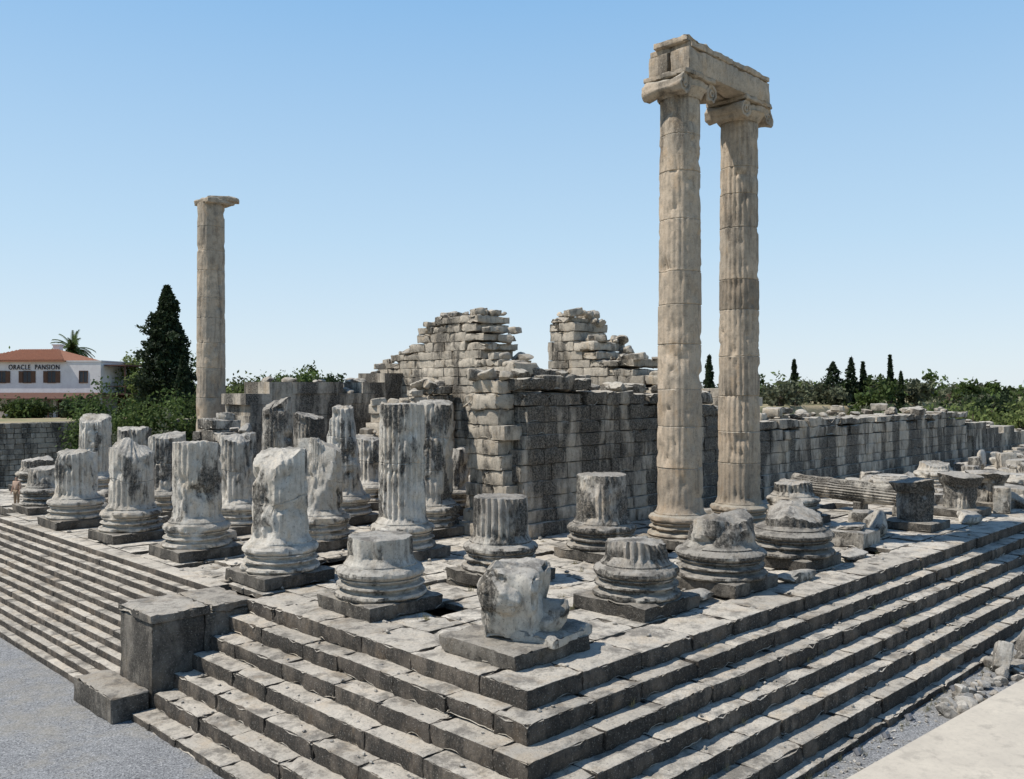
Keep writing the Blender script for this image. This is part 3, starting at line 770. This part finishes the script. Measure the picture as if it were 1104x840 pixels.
hp("awning",lambda m:(m.add([(-9,-3.2,2.35),(5.5,-3.2,2.35),(5.5,0,2.95),(-9,0,2.95),(-9,-3.2,2.25),(5.5,-3.2,2.25),(5.5,0,2.85),(-9,0,2.85)],[(0,1,2,3),(7,6,5,4),(4,5,1,0),(5,6,2,1),(7,4,0,3)],1.),[box(m,a,a+.12,-3.1,-2.98,0,2.25,tint=1) for a in (-8,-5,-2,1,5.2)]),[m_aw])
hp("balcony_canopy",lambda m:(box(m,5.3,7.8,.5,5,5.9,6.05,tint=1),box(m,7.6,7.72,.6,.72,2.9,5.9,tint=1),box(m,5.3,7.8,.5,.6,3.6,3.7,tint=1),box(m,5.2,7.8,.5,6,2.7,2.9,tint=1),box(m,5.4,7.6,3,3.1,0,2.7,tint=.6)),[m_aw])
hp("door",lambda m:(box(m,-1.6,-.6,1.93,2.1,0,2.1,tint=1),box(m,-1.7,-.5,1.9,1.92,0,2.2,tint=.6)),[m_wood])
cu=bpy.data.curves.new("sign_text",'FONT'); cu.body="ORACLE  PANSION"; cu.size=.95; cu.extrude=.02; cu.offset=.004; cu.space_character=1.15
so=bpy.data.objects.new("sign_lettering",cu); scene.collection.objects.link(so); so.parent=H; so.location=(-5.6,-.08,5.52); so.rotation_euler=(math.pi/2,0,0); so.scale=(.66,.8,1); cu.materials.append(m_ink)
# ------------------------------------------------------------------ visitor
def person(x,y,z,rz):
    P=bpy.data.objects.new("person",None); scene.collection.objects.link(P); P.location=(x,y,z); P.rotation_euler=(0,0,rz)
    sk=flat("skin",(.45,.28,.2),.6); sh=flat("beige_shirt",(.55,.38,.28)); tr=flat("khaki_trousers",(.34,.25,.17)); hr=flat("dark_hair",(.04,.03,.02))
    def mk(name,vs,es,rad,mat):
        me=bpy.data.meshes.new(name); me.from_pydata(vs,es,[]); o=bpy.data.objects.new(name,me); scene.collection.objects.link(o); o.parent=P
        o.modifiers.new("s",'SKIN'); me.materials.append(mat)
        for i,r in enumerate(rad):
            d=me.skin_vertices[0].data[i]; d.radius=(r,r); d.use_root=(i==0)
        s=o.modifiers.new("ss",'SUBSURF'); s.levels=2; s.render_levels=2
    mk("trousers",[(0,0,.95),(.1,0,.88),(.12,-.02,.5),(.13,.02,.1),(-.1,0,.88),(-.13,.03,.5),(-.15,.06,.1)],[(0,1),(1,2),(2,3),(0,4),(4,5),(5,6)],[.13,.10,.075,.06,.10,.075,.06],tr)
    mk("shirt",[(0,0,.93),(0,0,1.15),(0,0,1.35),(0,0,1.47),(.19,0,1.42),(.26,.02,1.15),(-.19,0,1.42),(-.26,.02,1.15)],[(0,1),(1,2),(2,3),(2,4),(4,5),(2,6),(6,7)],[.14,.14,.16,.07,.065,.05,.065,.05],sh)
    for s in (-1,1):
        mk("forearm_and_hand",[(s*.26,.02,1.17),(s*.27,-.03,1.0),(s*.27,-.08,.9),(s*.27,-.1,.83),(s*.25,-.12,.76),(s*.263,-.13,.75),(s*.276,-.13,.75),(s*.29,-.12,.76),(s*.235,-.12,.84)],[(0,1),(1,2),(2,3),(3,4),(3,5),(3,6),(3,7),(2,8)],[.045,.035,.028,.03,.01,.01,.01,.01,.011],sk)
        mk("shoe",[(s*.13,.05,.05),(s*.14,-.15,.035)],[(0,1)],[.055,.045],hr)
    mk("head",[(0,0,1.45),(0,-.01,1.56),(0,-.01,1.66),(0,-.11,1.62)],[(0,1),(1,2),(2,3)],[.055,.085,.10,.012],sk)
    mk("hair",[(0,.025,1.64),(0,.02,1.71)],[(0,1)],[.10,.095],hr)
person(1.9,40.9,.0,math.radians(-60))

# ------------------------------------------------------------------ light, sky, camera
AZ=math.radians(143); EL=math.radians(55)
S=Vector((math.cos(AZ)*math.cos(EL),math.sin(AZ)*math.cos(EL),math.sin(EL)))
ld=bpy.data.lights.new("sun",'SUN'); ld.energy=5.0; ld.angle=math.radians(.5); ld.color=(1,.955,.88)
lo=bpy.data.objects.new("sun",ld); lo.rotation_euler=S.to_track_quat('Z','Y').to_euler(); lo.location=(0,0,60); scene.collection.objects.link(lo)
w=bpy.data.worlds.new("World"); scene.world=w; w.use_nodes=True; nt=w.node_tree
sky=nt.nodes.new("ShaderNodeTexSky"); sky.sky_type='NISHITA'; sky.sun_disc=False; sky.sun_elevation=EL; sky.sun_rotation=math.atan2(S.x,S.y)
sky.air_density=1.0; sky.dust_density=.3; sky.ozone_density=1.5; sky.altitude=50
STR=.12
tc=nt.nodes.new("ShaderNodeTexCoord"); sp=nt.nodes.new("ShaderNodeSeparateXYZ"); nt.links.new(tc.outputs["Generated"],sp.inputs[0])
cr=nt.nodes.new("ShaderNodeValToRGB"); nt.links.new(sp.outputs[2],cr.inputs[0])
e=cr.color_ramp.elements
stops=[(0,(.76,.86,.94)),(.06,(.68,.82,.94)),(.16,(.54,.75,.94)),(.40,(.285,.545,.875)),(.55,(.12,.29,.58)),(1,(.045,.13,.33))]
e[0].position=0; e[0].color=(*stops[0][1],1); e[1].position=1; e[1].color=(*stops[-1][1],1)
for p_,c in stops[1:-1]:
    q=e.new(p_); q.color=(*c,1)
vm=nt.nodes.new("ShaderNodeVectorMath"); vm.operation='SCALE'; nt.links.new(cr.outputs[0],vm.inputs[0]); vm.inputs["Scale"].default_value=1/STR
mx=nt.nodes.new("ShaderNodeMix"); mx.data_type='RGBA'; mx.inputs[0].default_value=.85
nt.links.new(sky.outputs[0],mx.inputs[6]); nt.links.new(vm.outputs[0],mx.inputs[7])
bg=nt.nodes["Background"]; nt.links.new(mx.outputs[2],bg.inputs[0]); bg.inputs[1].default_value=STR
cam=bpy.data.cameras.new("camera"); co=bpy.data.objects.new("camera",cam); scene.collection.objects.link(co)
co.location=(-14.01,-13.56,6.5); cam.sensor_width=36; cam.lens=36*975/1104; cam.clip_end=9000
co.rotation_euler=(math.radians(90),0,math.radians(-45)); scene.camera=co
scene.view_settings.view_transform='Standard'; scene.view_settings.look='None'; scene.view_settings.exposure=0
